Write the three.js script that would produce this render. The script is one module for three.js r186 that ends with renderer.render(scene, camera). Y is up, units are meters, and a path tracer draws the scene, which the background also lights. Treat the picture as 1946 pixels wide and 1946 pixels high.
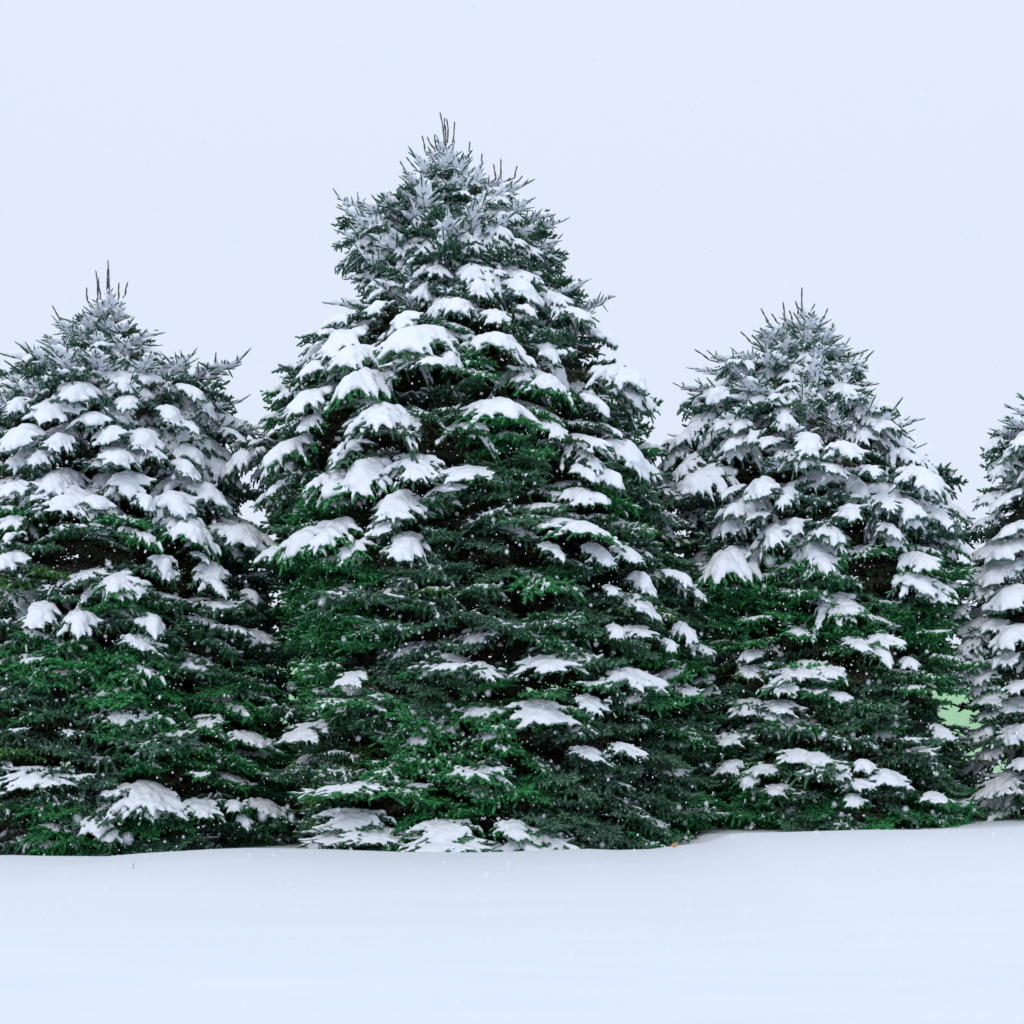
import * as THREE from 'three';

// ───────────────────────── camera, sky, sun, exposure ─────────────────────────
const SRC = 1946, FPX = 2673, CAM_Y = 1.5, PITCH = Math.atan((1407 - SRC / 2) / FPX);
const scene = new THREE.Scene();
const camera = new THREE.PerspectiveCamera(2 * Math.atan(SRC / 2 / FPX) * 180 / Math.PI, 1, 0.1, 3000);
camera.position.set(0, CAM_Y, 0);
camera.rotation.set(PITCH, 0, 0);
camera.focus = 20;
camera.userData.fStop = 2.8;
scene.add(camera);

const SKY_H = [0.755, 0.83, 0.968];
{
  const w = 16, h = 64, d = new Float32Array(w * h * 4);
  for (let j = 0; j < h; j++) {
    const el = ((j + 0.5) / h - 0.5) * Math.PI;           // row 0 is the nadir
    const up = Math.max(0, Math.sin(el));
    const k = 1 + 0.06 * Math.max(0, up - 0.35) / 0.65;    // overcast: brighter towards the zenith
    for (let i = 0; i < w; i++) { const o = (j * w + i) * 4; for (let c = 0; c < 3; c++) d[o + c] = SKY_H[c] * k; d[o + 3] = 1; }
  }
  const t = new THREE.DataTexture(d, w, h, THREE.RGBAFormat, THREE.FloatType);
  t.mapping = THREE.EquirectangularReflectionMapping; t.magFilter = THREE.LinearFilter; t.minFilter = THREE.LinearFilter; t.needsUpdate = true;
  scene.background = t; scene.environment = t;
}
const sun = new THREE.DirectionalLight(new THREE.Color(1, 0.985, 0.965), 1.0);
sun.position.set(-16, 40, 22); sun.target.position.set(0, 3, -20);
sun.castShadow = true; sun.shadow.radius = 45;
sun.shadow.mapSize.set(2048, 2048);
Object.assign(sun.shadow.camera, { left: -25, right: 25, top: 25, bottom: -25, near: 1, far: 120 });
scene.add(sun, sun.target);

const renderer = new THREE.WebGLRenderer({ antialias: true });
renderer.toneMapping = THREE.LinearToneMapping;
renderer.toneMappingExposure = 1;
renderer.shadowMap.enabled = true;

// ───────────────────────── helpers ─────────────────────────
function rng(seed) { let a = seed >>> 0; return () => { a = (a + 0x6D2B79F5) | 0; let t = Math.imul(a ^ (a >>> 15), 1 | a); t = (t + Math.imul(t ^ (t >>> 7), 61 | t)) ^ t; return ((t ^ (t >>> 14)) >>> 0) / 4294967296; }; }
function hash3(x, y, z) { let h = Math.imul(x, 374761393) ^ Math.imul(y, 668265263) ^ Math.imul(z, 2147483647 ^ 0x5bd1e995); h = Math.imul(h ^ (h >>> 13), 1274126177); return ((h ^ (h >>> 16)) >>> 0) / 4294967296; }
function noise(x, y, z = 0) {                                // value noise, 0..1
  const xi = Math.floor(x), yi = Math.floor(y), zi = Math.floor(z), f = (t) => t * t * (3 - 2 * t), u = f(x - xi), v = f(y - yi), w = f(z - zi), L = (a, b, t) => a + (b - a) * t;
  return L(L(L(hash3(xi, yi, zi), hash3(xi + 1, yi, zi), u), L(hash3(xi, yi + 1, zi), hash3(xi + 1, yi + 1, zi), u), v), L(L(hash3(xi, yi, zi + 1), hash3(xi + 1, yi, zi + 1), u), L(hash3(xi, yi + 1, zi + 1), hash3(xi + 1, yi + 1, zi + 1), u), v), w);
}
const clamp = (x, a, b) => Math.min(b, Math.max(a, x)), lerp = (a, b, t) => a + (b - a) * t;
const sstep = (a, b, x) => { const t = clamp((x - a) / (b - a), 0, 1); return t * t * (3 - 2 * t); };
const V = (x, y, z) => new THREE.Vector3(x, y, z);
function spot(px, py, z) {                                   // the point at depth z that stands at this place of the photograph
  const X = (px - SRC / 2) / FPX, Y = (SRC / 2 - py) / FPX, c = Math.cos(PITCH), s = Math.sin(PITCH);
  const d = V(X, Y * c + s, Y * s - c), t = z / d.z;
  return V(d.x * t, CAM_Y + d.y * t, z);
}
function interp(list, x) {                                   // [[x, y], ...] sorted by x
  if (x <= list[0][0]) return list[0][1];
  for (let i = 1; i < list.length; i++) if (x <= list[i][0]) { const [a, b] = [list[i - 1], list[i]]; return lerp(a[1], b[1], (x - a[0]) / (b[0] - a[0])); }
  return list[list.length - 1][1];
}
function tag(o, label, category, group, kind) {
  if (label) o.userData.label = label;
  if (category) o.userData.category = category;
  if (group) o.userData.group = group;
  if (kind) o.userData.kind = kind;
  return o;
}
function mesh(name, geo, mat, parent = scene) { const m = new THREE.Mesh(geo, mat); m.name = name; m.castShadow = m.receiveShadow = true; parent.add(m); return m; }

// ───────────────────────── materials ─────────────────────────
const std = (r, g, b, rough, extra = {}) => new THREE.MeshStandardMaterial({ color: new THREE.Color().setRGB(r, g, b), roughness: rough, side: THREE.DoubleSide, ...extra });
const snowMat = std(0.79, 0.815, 0.87, 0.85);
const fieldMat = std(0.80, 0.83, 0.885, 0.9);
const flakeMat = new THREE.MeshPhysicalMaterial({ color: new THREE.Color().setRGB(0.93, 0.95, 0.98), roughness: 1, transmission: 0.5, thickness: 0, side: THREE.DoubleSide });
const woodMat = std(0.05, 0.033, 0.024, 0.9);
const barkMat = std(0.075, 0.052, 0.04, 0.95, { vertexColors: true });
const coneMat = std(0.30, 0.16, 0.06, 0.8);
const leaderMat = std(1, 1, 1, 0.9, { vertexColors: true });
// needle tones: the vertex colours carry frost and tip / base differences
const needleMats = [
  std(0.85, 1.08, 0.85, 0.75, { vertexColors: true }),    // blue green
  std(0.42, 1.35, 0.56, 0.72, { vertexColors: true }),    // emerald
  std(0.75, 0.85, 0.75, 0.8, { vertexColors: true }),    // dark spruce green
  std(1.0, 1.3, 0.45, 0.8, { vertexColors: true }),    // olive
  std(0.95, 1.02, 1.1, 0.8, { vertexColors: true }),     // grey green (upper crown)
];

const needleBase = std(1, 1, 1, 0.8, { vertexColors: true });

// ───────────────────────── shoots: bottle brushes of needles ─────────────────────────
class Buf {
  constructor() { this.p = []; this.c = []; this.i = []; }
  v(x, y, z, c) { this.p.push(x, y, z); this.c.push(c[0], c[1], c[2]); return this.p.length / 3 - 1; }
  tri(a, b, c) { this.i.push(a, b, c); }
  geo() {
    const g = new THREE.BufferGeometry();
    g.setAttribute('position', new THREE.Float32BufferAttribute(this.p, 3)); g.setAttribute('color', new THREE.Float32BufferAttribute(this.c, 3));
    g.setIndex(this.i); g.computeVertexNormals(); return g;
  }
}
function frame(d) { const u = Math.abs(d.y) < 0.9 ? V(0, 1, 0) : V(1, 0, 0), s = u.clone().cross(d).normalize(); return [s, d.clone().cross(s)]; }
const mixc = (a, b, t) => [lerp(a[0], b[0], t), lerp(a[1], b[1], t), lerp(a[2], b[2], t)];
const FROST = [0.33, 0.43, 0.43];
function tube(B, pts, radii, col, n = 5) {                    // a tapered twig through points
  let prev = null;
  for (let k = 0; k < pts.length; k++) {
    const d = (pts[Math.min(k + 1, pts.length - 1)].clone().sub(pts[Math.max(k - 1, 0)])).normalize(), [s, u] = frame(d), ring = [];
    for (let j = 0; j < n; j++) { const a = j / n * 2 * Math.PI; ring.push(B.v(pts[k].x + (s.x * Math.cos(a) + u.x * Math.sin(a)) * radii[k], pts[k].y + (s.y * Math.cos(a) + u.y * Math.sin(a)) * radii[k], pts[k].z + (s.z * Math.cos(a) + u.z * Math.sin(a)) * radii[k], col)); }
    if (prev) for (let j = 0; j < n; j++) { const q = (j + 1) % n; B.tri(prev[j], prev[q], ring[q]); B.tri(prev[j], ring[q], ring[j]); }
    prev = ring;
  }
}
function brush(B, a, b, r, rnd, base, tip, frost, dens = 1) {
  const d = b.clone().sub(a), len = d.length(); d.divideScalar(len); const [s, u] = frame(d);
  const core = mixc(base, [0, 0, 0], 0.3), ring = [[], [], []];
  for (let q = 0; q < 3; q++) for (let j = 0; j < 4; j++) {
    const t = len * [0, 0.5, 0.93][q], rr = r * [0.45, 0.74, 0.5][q], an = j * Math.PI / 2 + 0.4 + q * 0.5, cx = Math.cos(an) * rr, sx = Math.sin(an) * rr;
    const ny = (s.y * cx + u.y * sx) / rr;
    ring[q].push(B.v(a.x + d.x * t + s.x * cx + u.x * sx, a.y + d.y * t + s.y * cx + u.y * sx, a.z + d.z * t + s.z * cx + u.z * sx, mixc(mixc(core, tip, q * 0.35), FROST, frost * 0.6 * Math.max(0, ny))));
  }
  const e = B.v(b.x, b.y, b.z, tip);
  for (let q = 0; q < 2; q++) for (let j = 0; j < 4; j++) { const k = (j + 1) % 4; B.tri(ring[q][j], ring[q][k], ring[q + 1][k]); B.tri(ring[q][j], ring[q + 1][k], ring[q + 1][j]); }
  for (let j = 0; j < 4; j++) B.tri(ring[2][j], ring[2][(j + 1) % 4], e);
  const n = Math.max(7, Math.round(len / 0.0058 * dens));
  for (let k = 0; k < n; k++) {
    const t = (k + rnd()) / n * len, an = k * 2.39996 + rnd() * 0.7, cx = Math.cos(an), sx = Math.sin(an);
    const rx = s.x * cx + u.x * sx, ry = s.y * cx + u.y * sx, rz = s.z * cx + u.z * sx;       // radial
    const tx = -s.x * sx + u.x * cx, ty = -s.y * sx + u.y * cx, tz = -s.z * sx + u.z * cx;    // tangential
    const nl = r * (0.85 + 0.5 * rnd()), f = r * (0.55 + 0.4 * rnd()), w = 0.0026;
    const px = a.x + d.x * t, py = a.y + d.y * t, pz = a.z + d.z * t;
    const fr = frost * clamp(ry * 0.9 + 0.25, 0, 1) * (0.5 + 0.7 * rnd());
    const cb = mixc(base, FROST, fr * 0.5), ct = mixc(tip, FROST, clamp(fr, 0, 1));
    const i0 = B.v(px + tx * w + rx * r * 0.2, py + ty * w + ry * r * 0.2, pz + tz * w + rz * r * 0.2, cb), i1 = B.v(px - tx * w + rx * r * 0.2, py - ty * w + ry * r * 0.2, pz - tz * w + rz * r * 0.2, cb);
    const i2 = B.v(px + rx * nl + d.x * f, py + ry * nl + d.y * f, pz + rz * nl + d.z * f, ct);
    B.tri(i0, i1, i2);
  }
}

// ───────────────────────── snow lying on a bough: a smooth blanket over capsules ─────────────────────────
function blanket(caps, k, cell, seed) {
  const lo = V(1e9, 1e9, 1e9), hi = V(-1e9, -1e9, -1e9), m = 4 / k;
  for (const { a, b, r } of caps) for (const p of [a, b]) { lo.min(V(p.x - r - m, p.y - r - m, p.z - r - m)); hi.max(V(p.x + r + m, p.y + r + m, p.z + r + m)); }
  const nx = Math.ceil((hi.x - lo.x) / cell) + 2, ny = Math.ceil((hi.y - lo.y) / cell) + 2, nz = Math.ceil((hi.z - lo.z) / cell) + 2;
  const F = new Float32Array(nx * ny * nz), at = (i, j, q) => i + nx * (j + ny * q);
  for (const { a, b, r } of caps) {
    const R = r + m, i0 = Math.max(0, Math.floor((Math.min(a.x, b.x) - R - lo.x) / cell)), i1 = Math.min(nx - 1, Math.ceil((Math.max(a.x, b.x) + R - lo.x) / cell));
    const j0 = Math.max(0, Math.floor((Math.min(a.y, b.y) - R - lo.y) / cell)), j1 = Math.min(ny - 1, Math.ceil((Math.max(a.y, b.y) + R - lo.y) / cell));
    const k0 = Math.max(0, Math.floor((Math.min(a.z, b.z) - R - lo.z) / cell)), k1 = Math.min(nz - 1, Math.ceil((Math.max(a.z, b.z) + R - lo.z) / cell));
    const dx = b.x - a.x, dy = b.y - a.y, dz = b.z - a.z, dd = dx * dx + dy * dy + dz * dz + 1e-9;
    for (let q = k0; q <= k1; q++) for (let j = j0; j <= j1; j++) for (let i = i0; i <= i1; i++) {
      const x = lo.x + i * cell - a.x, y = lo.y + j * cell - a.y, z = lo.z + q * cell - a.z;
      const t = clamp((x * dx + y * dy + z * dz) / dd, 0, 1);
      let ex = x - dx * t, ey = y - dy * t, ez = z - dz * t;
      if (ey < 0) ey *= 1.7;                                  // flat beneath
      const dist = Math.sqrt(ex * ex + ey * ey + ez * ez) - r * (1 - 0.45 * t);
      if (dist < m) F[at(i, j, q)] += Math.exp(-k * dist);
    }
  }
  for (let q = 0; q < nz; q++) for (let j = 0; j < ny; j++) for (let i = 0; i < nx; i++) {
    const o = at(i, j, q); let d = F[o] > 1e-6 ? -Math.log(F[o]) / k : 1;
    if (d < 0.06) d += (noise(i * cell * 14 + seed, j * cell * 14, q * cell * 14) - 0.5) * 0.022 + (noise(i * cell * 38, j * cell * 38 + seed, q * cell * 38) - 0.5) * 0.009;
    if (i === 0 || j === 0 || q === 0 || i === nx - 1 || j === ny - 1 || q === nz - 1) d = 1;
    F[o] = d;
  }
  const P = [], I = [], id = new Int32Array(nx * ny * nz).fill(-1);
  for (let q = 0; q < nz - 1; q++) for (let j = 0; j < ny - 1; j++) for (let i = 0; i < nx - 1; i++) {
    let mask = 0; for (let c = 0; c < 8; c++) if (F[at(i + (c & 1), j + ((c >> 1) & 1), q + (c >> 2))] < 0) mask |= 1 << c;
    if (mask === 0 || mask === 255) continue;
    let x = 0, y = 0, z = 0, n = 0;
    for (let c = 0; c < 8; c++) for (const bit of [1, 2, 4]) {
      const e = c | bit; if (e === c) continue;
      if (((mask >> c) & 1) === ((mask >> e) & 1)) continue;
      const fa = F[at(i + (c & 1), j + ((c >> 1) & 1), q + (c >> 2))], fb = F[at(i + (e & 1), j + ((e >> 1) & 1), q + (e >> 2))], t = fa / (fa - fb);
      x += lerp(c & 1, e & 1, t); y += lerp((c >> 1) & 1, (e >> 1) & 1, t); z += lerp(c >> 2, e >> 2, t); n++;
    }
    id[at(i, j, q)] = P.length / 3;
    P.push(lo.x + (i + x / n) * cell, lo.y + (j + y / n) * cell, lo.z + (q + z / n) * cell);
  }
  const quad = (a, b, c, d, flip) => { if (a < 0 || b < 0 || c < 0 || d < 0) return; if (flip) I.push(a, c, b, a, d, c); else I.push(a, b, c, a, c, d); };
  for (let q = 1; q < nz - 1; q++) for (let j = 1; j < ny - 1; j++) for (let i = 1; i < nx - 1; i++) {
    const s = F[at(i, j, q)] < 0;
    if (s !== F[at(i + 1, j, q)] < 0) quad(id[at(i, j - 1, q - 1)], id[at(i, j, q - 1)], id[at(i, j, q)], id[at(i, j - 1, q)], !s);
    if (s !== F[at(i, j + 1, q)] < 0) quad(id[at(i - 1, j, q - 1)], id[at(i - 1, j, q)], id[at(i, j, q)], id[at(i, j, q - 1)], !s);
    if (s !== F[at(i, j, q + 1)] < 0) quad(id[at(i - 1, j - 1, q)], id[at(i, j - 1, q)], id[at(i, j, q)], id[at(i - 1, j, q)], !s);
  }
  // crumbs that hang in the air are dropped; what remains in several patches is marked
  const n = P.length / 3, up = new Int32Array(n).map((_, i) => i), find = (a) => { while (up[a] !== a) a = up[a] = up[up[a]]; return a; };
  for (let i = 0; i < I.length; i += 3) { const a = find(I[i]); up[find(I[i + 1])] = a; up[find(I[i + 2])] = a; }
  const big = new Map(); for (let i = 0; i < n; i++) { const r = find(i); big.set(r, (big.get(r) ?? 0) + 1); }
  const least = 70, J = []; for (let i = 0; i < I.length; i += 3) if (big.get(find(I[i])) >= least) J.push(I[i], I[i + 1], I[i + 2]);
  const map = new Int32Array(n).fill(-1), Q = []; for (let i = 0; i < J.length; i++) { const v = J[i]; if (map[v] < 0) { map[v] = Q.length / 3; Q.push(P[3 * v], P[3 * v + 1], P[3 * v + 2]); } J[i] = map[v]; }
  const g = new THREE.BufferGeometry();
  g.setAttribute('position', new THREE.Float32BufferAttribute(Q, 3)); g.setIndex(J); g.computeVertexNormals();
  g.patches = [...big.values()].filter((c) => c >= least).length;
  return g;
}

// ───────────────────────── boughs ─────────────────────────
// a bough reaches out along +x from its origin; wood runs back towards the trunk; returns wood, needles and snow geometry
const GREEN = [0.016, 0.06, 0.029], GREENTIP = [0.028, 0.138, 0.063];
function makeBough(o) {
  const rnd = rng(o.seed), W = new Buf(), N = new Buf(), shoots = [], secs = [], L = o.L, wood = [0.05, 0.04, 0.03];
  const wig = (rnd() - 0.5) * 0.3, main = (t) => V(L * t, L * (o.rise * t + (o.curl - o.droop) * t * t), L * wig * Math.sin(t * 2.2) * 0.5);
  tube(W, [V(-o.root, 0.02 - o.rise * 0.4 * o.root, 0), V(-o.root * 0.4, 0.02 - o.rise * 0.15 * o.root, 0), main(0), main(0.35), main(0.7), main(1)], [0.02, 0.017, 0.014, 0.011, 0.007, 0.003], wood);
  const steps = Math.max(3, Math.round(L * 0.98 / o.sec));
  for (let k = 0; k <= steps; k++) for (const side of k === steps ? [0] : [-1, 1]) {
    const t = clamp(0.04 + (k + 0.35 * (rnd() - 0.5) + (side > 0 ? 0.25 : 0)) / steps * 0.96, 0, 1), b0 = main(t), b1 = main(Math.min(1, t + 0.02)), md = t > 0.97 ? main(1).sub(main(0.95)).normalize() : b1.clone().sub(b0).normalize();
    const l = side === 0 ? o.shoot * 1.3 : (o.W * (Math.pow(1 - t, 0.65) * (0.55 + 0.45 * Math.sin(Math.min(1, t * 2.2 + 0.25) * Math.PI / 2)) + 0.12)) * (0.55 + 0.7 * rnd());
    const ang = side * lerp(1.12, 0.62, t) * (0.9 + 0.25 * rnd());
    const dir = V(md.x * Math.cos(ang), md.y + o.secRise + (rnd() - 0.5) * 0.3, Math.sin(ang)).normalize();
    const bend = 0.55 + 0.9 * rnd(), sec = (s) => V(b0.x + dir.x * l * s, b0.y + dir.y * l * s - o.side * bend * l * l * Math.pow(s, 1.8) + o.curl * 0.5 * l * s * s, b0.z + dir.z * l * s);
    secs.push({ sec, l, t });
    if (l > 0.14) tube(W, [sec(0), sec(0.5), sec(1)], [0.007, 0.005, 0.002], wood, 4);
    const ns = Math.max(1, Math.round(l / o.ter));
    for (let j = 0; j <= ns; j++) for (const sd of j === ns ? [0] : [-1, 1]) {
      const s = clamp((j + (sd > 0 ? 0.5 : 0.15) + 0.4 * (rnd() - 0.5)) / (ns + 0.01), 0, 1), p = sec(s), q = sec(Math.min(1, s + 0.05)), td = s > 0.95 ? sec(1).sub(sec(0.9)).normalize() : q.sub(p).normalize();
      if (sd !== 0 && rnd() < 0.12) continue;
      const a2 = sd * (0.82 + 0.9 * (rnd() - 0.5)), hangs = rnd() < o.hang;
      const d2 = V(td.x * Math.cos(a2) - td.z * Math.sin(a2), td.y + o.shRise + (rnd() - 0.5) * (o.wild ?? 0.5) - (hangs ? 0.9 + rnd() : 0), td.x * Math.sin(a2) + td.z * Math.cos(a2)).normalize();
      const sl = o.shoot * (0.55 + 0.8 * rnd()) * (sd === 0 ? 1.25 : 1) * (hangs ? 1.15 : 1) * lerp(1, 0.75, t);
      shoots.push({ a: p, b: p.clone().addScaledVector(d2, sl), out: Math.max(t, s * 0.9), hangs });
    }
    if (l > 0.1) for (let j = 0; j < 2; j++) shoots.push({ a: sec(j * 0.5), b: sec(j * 0.5 + 0.55), out: t, hangs: false, axis: true });
  }
  for (let j = 0; j < 3; j++) shoots.push({ a: main(j / 3), b: main(Math.min(1, j / 3 + 0.38)), out: j / 3, hangs: false, axis: true });
  for (const s of shoots) {
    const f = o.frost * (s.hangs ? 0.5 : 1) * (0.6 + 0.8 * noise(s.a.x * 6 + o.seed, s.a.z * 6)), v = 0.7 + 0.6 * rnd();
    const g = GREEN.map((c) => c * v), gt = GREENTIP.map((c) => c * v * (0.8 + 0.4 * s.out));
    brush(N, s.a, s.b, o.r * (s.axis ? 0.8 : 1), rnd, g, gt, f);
  }
  let snow = null;
  if (o.snow) {
    const caps = [], S = o.snow;
    for (const { sec, l, t } of secs) {
      if (!S.finger || rnd() < S.miss) continue;
      const n = noise(sec(0.5).x * S.freq + o.seed * 1.7, sec(0.5).z * S.freq + 9.1); if (n < S.cut * 0.8) continue;
      const st = Math.max(2, Math.round(l / 0.09)), end = S.reach * (0.7 + 0.4 * rnd()), fat = S.finger * (0.65 + 0.75 * rnd()) * clamp(0.7 + 0.6 * (n - S.cut), 0.6, 1.15);
      for (let j = 0; j < st; j++) {
        const s0 = j / st * end, s1 = (j + 1) / st * end, p = sec(s0), q = sec(s1), w0 = fat * (1 - 0.45 * s0) * (0.8 + 0.45 * rnd());
        caps.push({ a: p.add(V(0, w0 * 0.75, 0)), b: q.add(V(0, fat * (1 - 0.5 * s1) * 0.6, 0)), r: w0 });
      }
    }
    for (const s of shoots) {
      const d = s.b.clone().sub(s.a).normalize();
      if (rnd() > (S.each ?? 1) || s.hangs && rnd() > S.onHang) continue;
      const n = noise(s.a.x * S.freq + o.seed * 1.7, s.a.z * S.freq + 9.1, s.a.y * 2);
      if (n < S.cut) continue;
      const reach = S.reach * (0.75 + 0.4 * rnd()), amt = clamp(0.65 + (n - S.cut) * 1.2, 0.5, 1.25);
      const off = S.off * amt * clamp(1.15 - 0.5 * Math.abs(d.y), 0.4, 1);
      caps.push({ a: s.a.clone().add(V(0, off * 1.15, 0)), b: s.a.clone().lerp(s.b, reach).add(V(0, off * 0.75, 0)), r: S.r * amt * (0.85 + 0.3 * rnd()) });
    }
    if (S.dome) for (let j = 0; j < 9; j++) {
      const t = 0.08 + 0.8 * j / 8, p = main(t), w = o.W * Math.pow(1 - t, 0.65) * 0.34;
      for (const z of [-1, 0, 1]) if (noise(t * 5 + o.seed, z * 3.3) > 0.22) { const y = S.dome * (0.5 + 0.7 * rnd()) - o.side * w * w * z * z; caps.push({ a: p.clone().add(V(0, y, z * w)), b: p.clone().add(V(0.06, y, z * w * 1.25)), r: S.dome * (0.75 + 0.4 * rnd()) }); }
    }
    if (caps.length) snow = blanket(caps, S.k, S.cell, o.seed);
  }
  return { wood: W.geo(), needles: N.geo(), snow, L, W: o.W };
}
const SNOW = {
  heavy: { k: 52, cell: 0.018, r: 0.019, off: 0.03, reach: 0.88, freq: 3, cut: 0.14, onHang: 0.12, each: 0.6, finger: 0.058, miss: 0.05, dome: 0.06 },
  full: { k: 62, cell: 0.0165, r: 0.019, off: 0.028, reach: 0.85, freq: 5, cut: 0.26, onHang: 0.2, each: 0.65, finger: 0.047, miss: 0.1, dome: 0.03 },
  medium: { k: 80, cell: 0.0145, r: 0.018, off: 0.027, reach: 0.85, freq: 7, cut: 0.36, onHang: 0.1, each: 0.7, finger: 0.027, miss: 0.25, dome: 0 },
  light: { k: 120, cell: 0.0125, r: 0.0125, off: 0.024, reach: 0.8, freq: 9, cut: 0.5, onHang: 0.03, each: 0.7, finger: 0.013, miss: 0.3, dome: 0 },
  shelf: { k: 56, cell: 0.0165, r: 0.02, off: 0.03, reach: 0.88, freq: 4.5, cut: 0.18, onHang: 0.3, each: 0.7, finger: 0.05, miss: 0.1, dome: 0.05 },
  top: { k: 56, cell: 0.0155, r: 0.02, off: 0.023, reach: 0.6, freq: 5, cut: 0.1, onHang: 0.1, each: 0.95, finger: 0.056, miss: 0.05, dome: 0 },
};
const low = { rise: 0.14, curl: 0.02, droop: 0.32, side: 1.0, secRise: 0.12, shRise: 0.02, hang: 0.28, r: 0.026, frost: 1.05, root: 0.45, wild: 1.1 };
const flat = { rise: 0.06, curl: 0.08, droop: 0.18, side: 0.5, secRise: 0.1, shRise: 0.2, hang: 0.16, r: 0.028, frost: 0.8, root: 0.45, wild: 1.4 };
const high = { rise: 0.16, curl: 0.2, droop: 0.16, side: 0.5, secRise: 0.06, shRise: 0.16, wild: 0.7, hang: 0.06, r: 0.0155, frost: 0.35, root: 0.1 };
const size = { S: { L: 0.42, W: 0.25, sec: 0.08, ter: 0.06, shoot: 0.08 }, M: { L: 0.72, W: 0.43, sec: 0.09, ter: 0.066, shoot: 0.09 }, L: { L: 1.05, W: 0.64, sec: 0.105, ter: 0.072, shoot: 0.1 } };
const topSize = { S: { L: 0.38, W: 0.18, sec: 0.1, ter: 0.1, shoot: 0.155 }, M: { L: 0.64, W: 0.3, sec: 0.115, ter: 0.105, shoot: 0.17 } };
const kinds = {};
let seed = 101;
function family(key, n, base, sz, snow, extra = {}) { kinds[key] = []; for (let i = 0; i < n; i++) kinds[key].push(makeBough({ ...base, ...sz, snow, seed: seed += 17, ...extra })); }
family('heavyS', 4, low, size.S, SNOW.heavy); family('heavyM', 5, low, size.M, SNOW.heavy); family('heavyL', 4, low, size.L, SNOW.heavy);
family('fullS', 3, low, size.S, SNOW.full); family('fullM', 5, low, size.M, SNOW.full); family('fullL', 3, low, size.L, SNOW.full);
family('mediumS', 3, flat, size.S, SNOW.medium); family('mediumM', 4, flat, size.M, SNOW.medium); family('mediumL', 3, flat, size.L, SNOW.medium);
family('lightS', 2, flat, size.S, SNOW.light); family('lightM', 4, flat, size.M, SNOW.light); family('lightL', 3, flat, size.L, SNOW.light);
family('bareM', 3, flat, size.M, null); family('bareL', 4, flat, size.L, null);
const shelfSize = { S: { L: 0.34, W: 0.27, sec: 0.075, ter: 0.06, shoot: 0.08 }, M: { L: 0.5, W: 0.5, sec: 0.08, ter: 0.066, shoot: 0.09 }, L: { L: 0.7, W: 0.78, sec: 0.09, ter: 0.07, shoot: 0.1 } };
family('shelfS', 4, flat, shelfSize.S, SNOW.shelf, { side: 0.8, droop: 0.3 }); family('shelfM', 5, flat, shelfSize.M, SNOW.shelf, { side: 0.5, droop: 0.3 }); family('shelfL', 4, flat, shelfSize.L, SNOW.shelf, { side: 0.36, droop: 0.3 });
family('topS', 4, high, topSize.S, SNOW.top); family('topM', 5, high, topSize.M, SNOW.top);

// ───────────────────────── ground ─────────────────────────
const CREST_Z = -18.6;
const crestLine = [[-300, 1634], [0, 1630], [70, 1632], [185, 1633], [250, 1627], [390, 1619], [470, 1617], [575, 1619], [760, 1626], [900, 1627], [1050, 1622], [1120, 1619], [1180, 1621], [1245, 1619], [1290, 1612], [1345, 1607], [1372, 1599], [1392, 1589], [1430, 1586], [1520, 1584], [1650, 1580], [1780, 1579], [1880, 1577], [1946, 1573], [2100, 1564], [2400, 1556]]
  .map(([x, y]) => { const p = spot(x, y, CREST_Z); return [p.x, p.y]; });
function groundY(x, z) {
  const rise = sstep(-7, CREST_Z, z), back = sstep(CREST_Z - 0.3, CREST_Z - 1.6, z), far = sstep(-30, -50, z);
  let y = interp(crestLine, x) * Math.pow(rise, 1.6) * (1 - far);
  y -= 0.16 * back * (1 - far);
  const fine = 1 - far;
  y += fine * ((noise(x * 0.22 + 5, z * 0.3) - 0.5) * 0.07 + (noise(x * 0.6, z * 1.6 + 40) - 0.5) * 0.03 + (noise(x * 1.7 + 3, z * 5.5) - 0.5) * 0.011) * (z > CREST_Z ? lerp(1, 0.25, rise) : 0.5);
  return y;
}
{
  const axis = (fineTo, step, farTo) => { const a = [0]; let d = step; while (a[a.length - 1] < farTo) { if (a[a.length - 1] > fineTo) d *= 1.3; a.push(a[a.length - 1] + d); } return a; };
  const ax = axis(13, 0.1, 1400), xs = [...ax.slice(1).map((v) => -v).reverse(), ...ax];
  const az = axis(26, 0.09, 1400), zs = [30, 12, 4, 0, -2, -3.5, ...az.map((v) => -4.5 - v * 0.95)];
  const g = new THREE.BufferGeometry(), p = [], ix = [], nx = xs.length;
  for (const z of zs) for (const x of xs) p.push(x, groundY(x, z), z);
  for (let j = 0; j < zs.length - 1; j++) for (let i = 0; i < nx - 1; i++) { const a = j * nx + i; ix.push(a, a + 1, a + nx + 1, a, a + nx + 1, a + nx); }
  g.setAttribute('position', new THREE.Float32BufferAttribute(p, 3)); g.setIndex(ix); g.computeVertexNormals();
  tag(mesh('snow_field', g, fieldMat), 'smooth untouched snow field in front of the row of spruces', 'snow field', null, 'structure');
}
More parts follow.
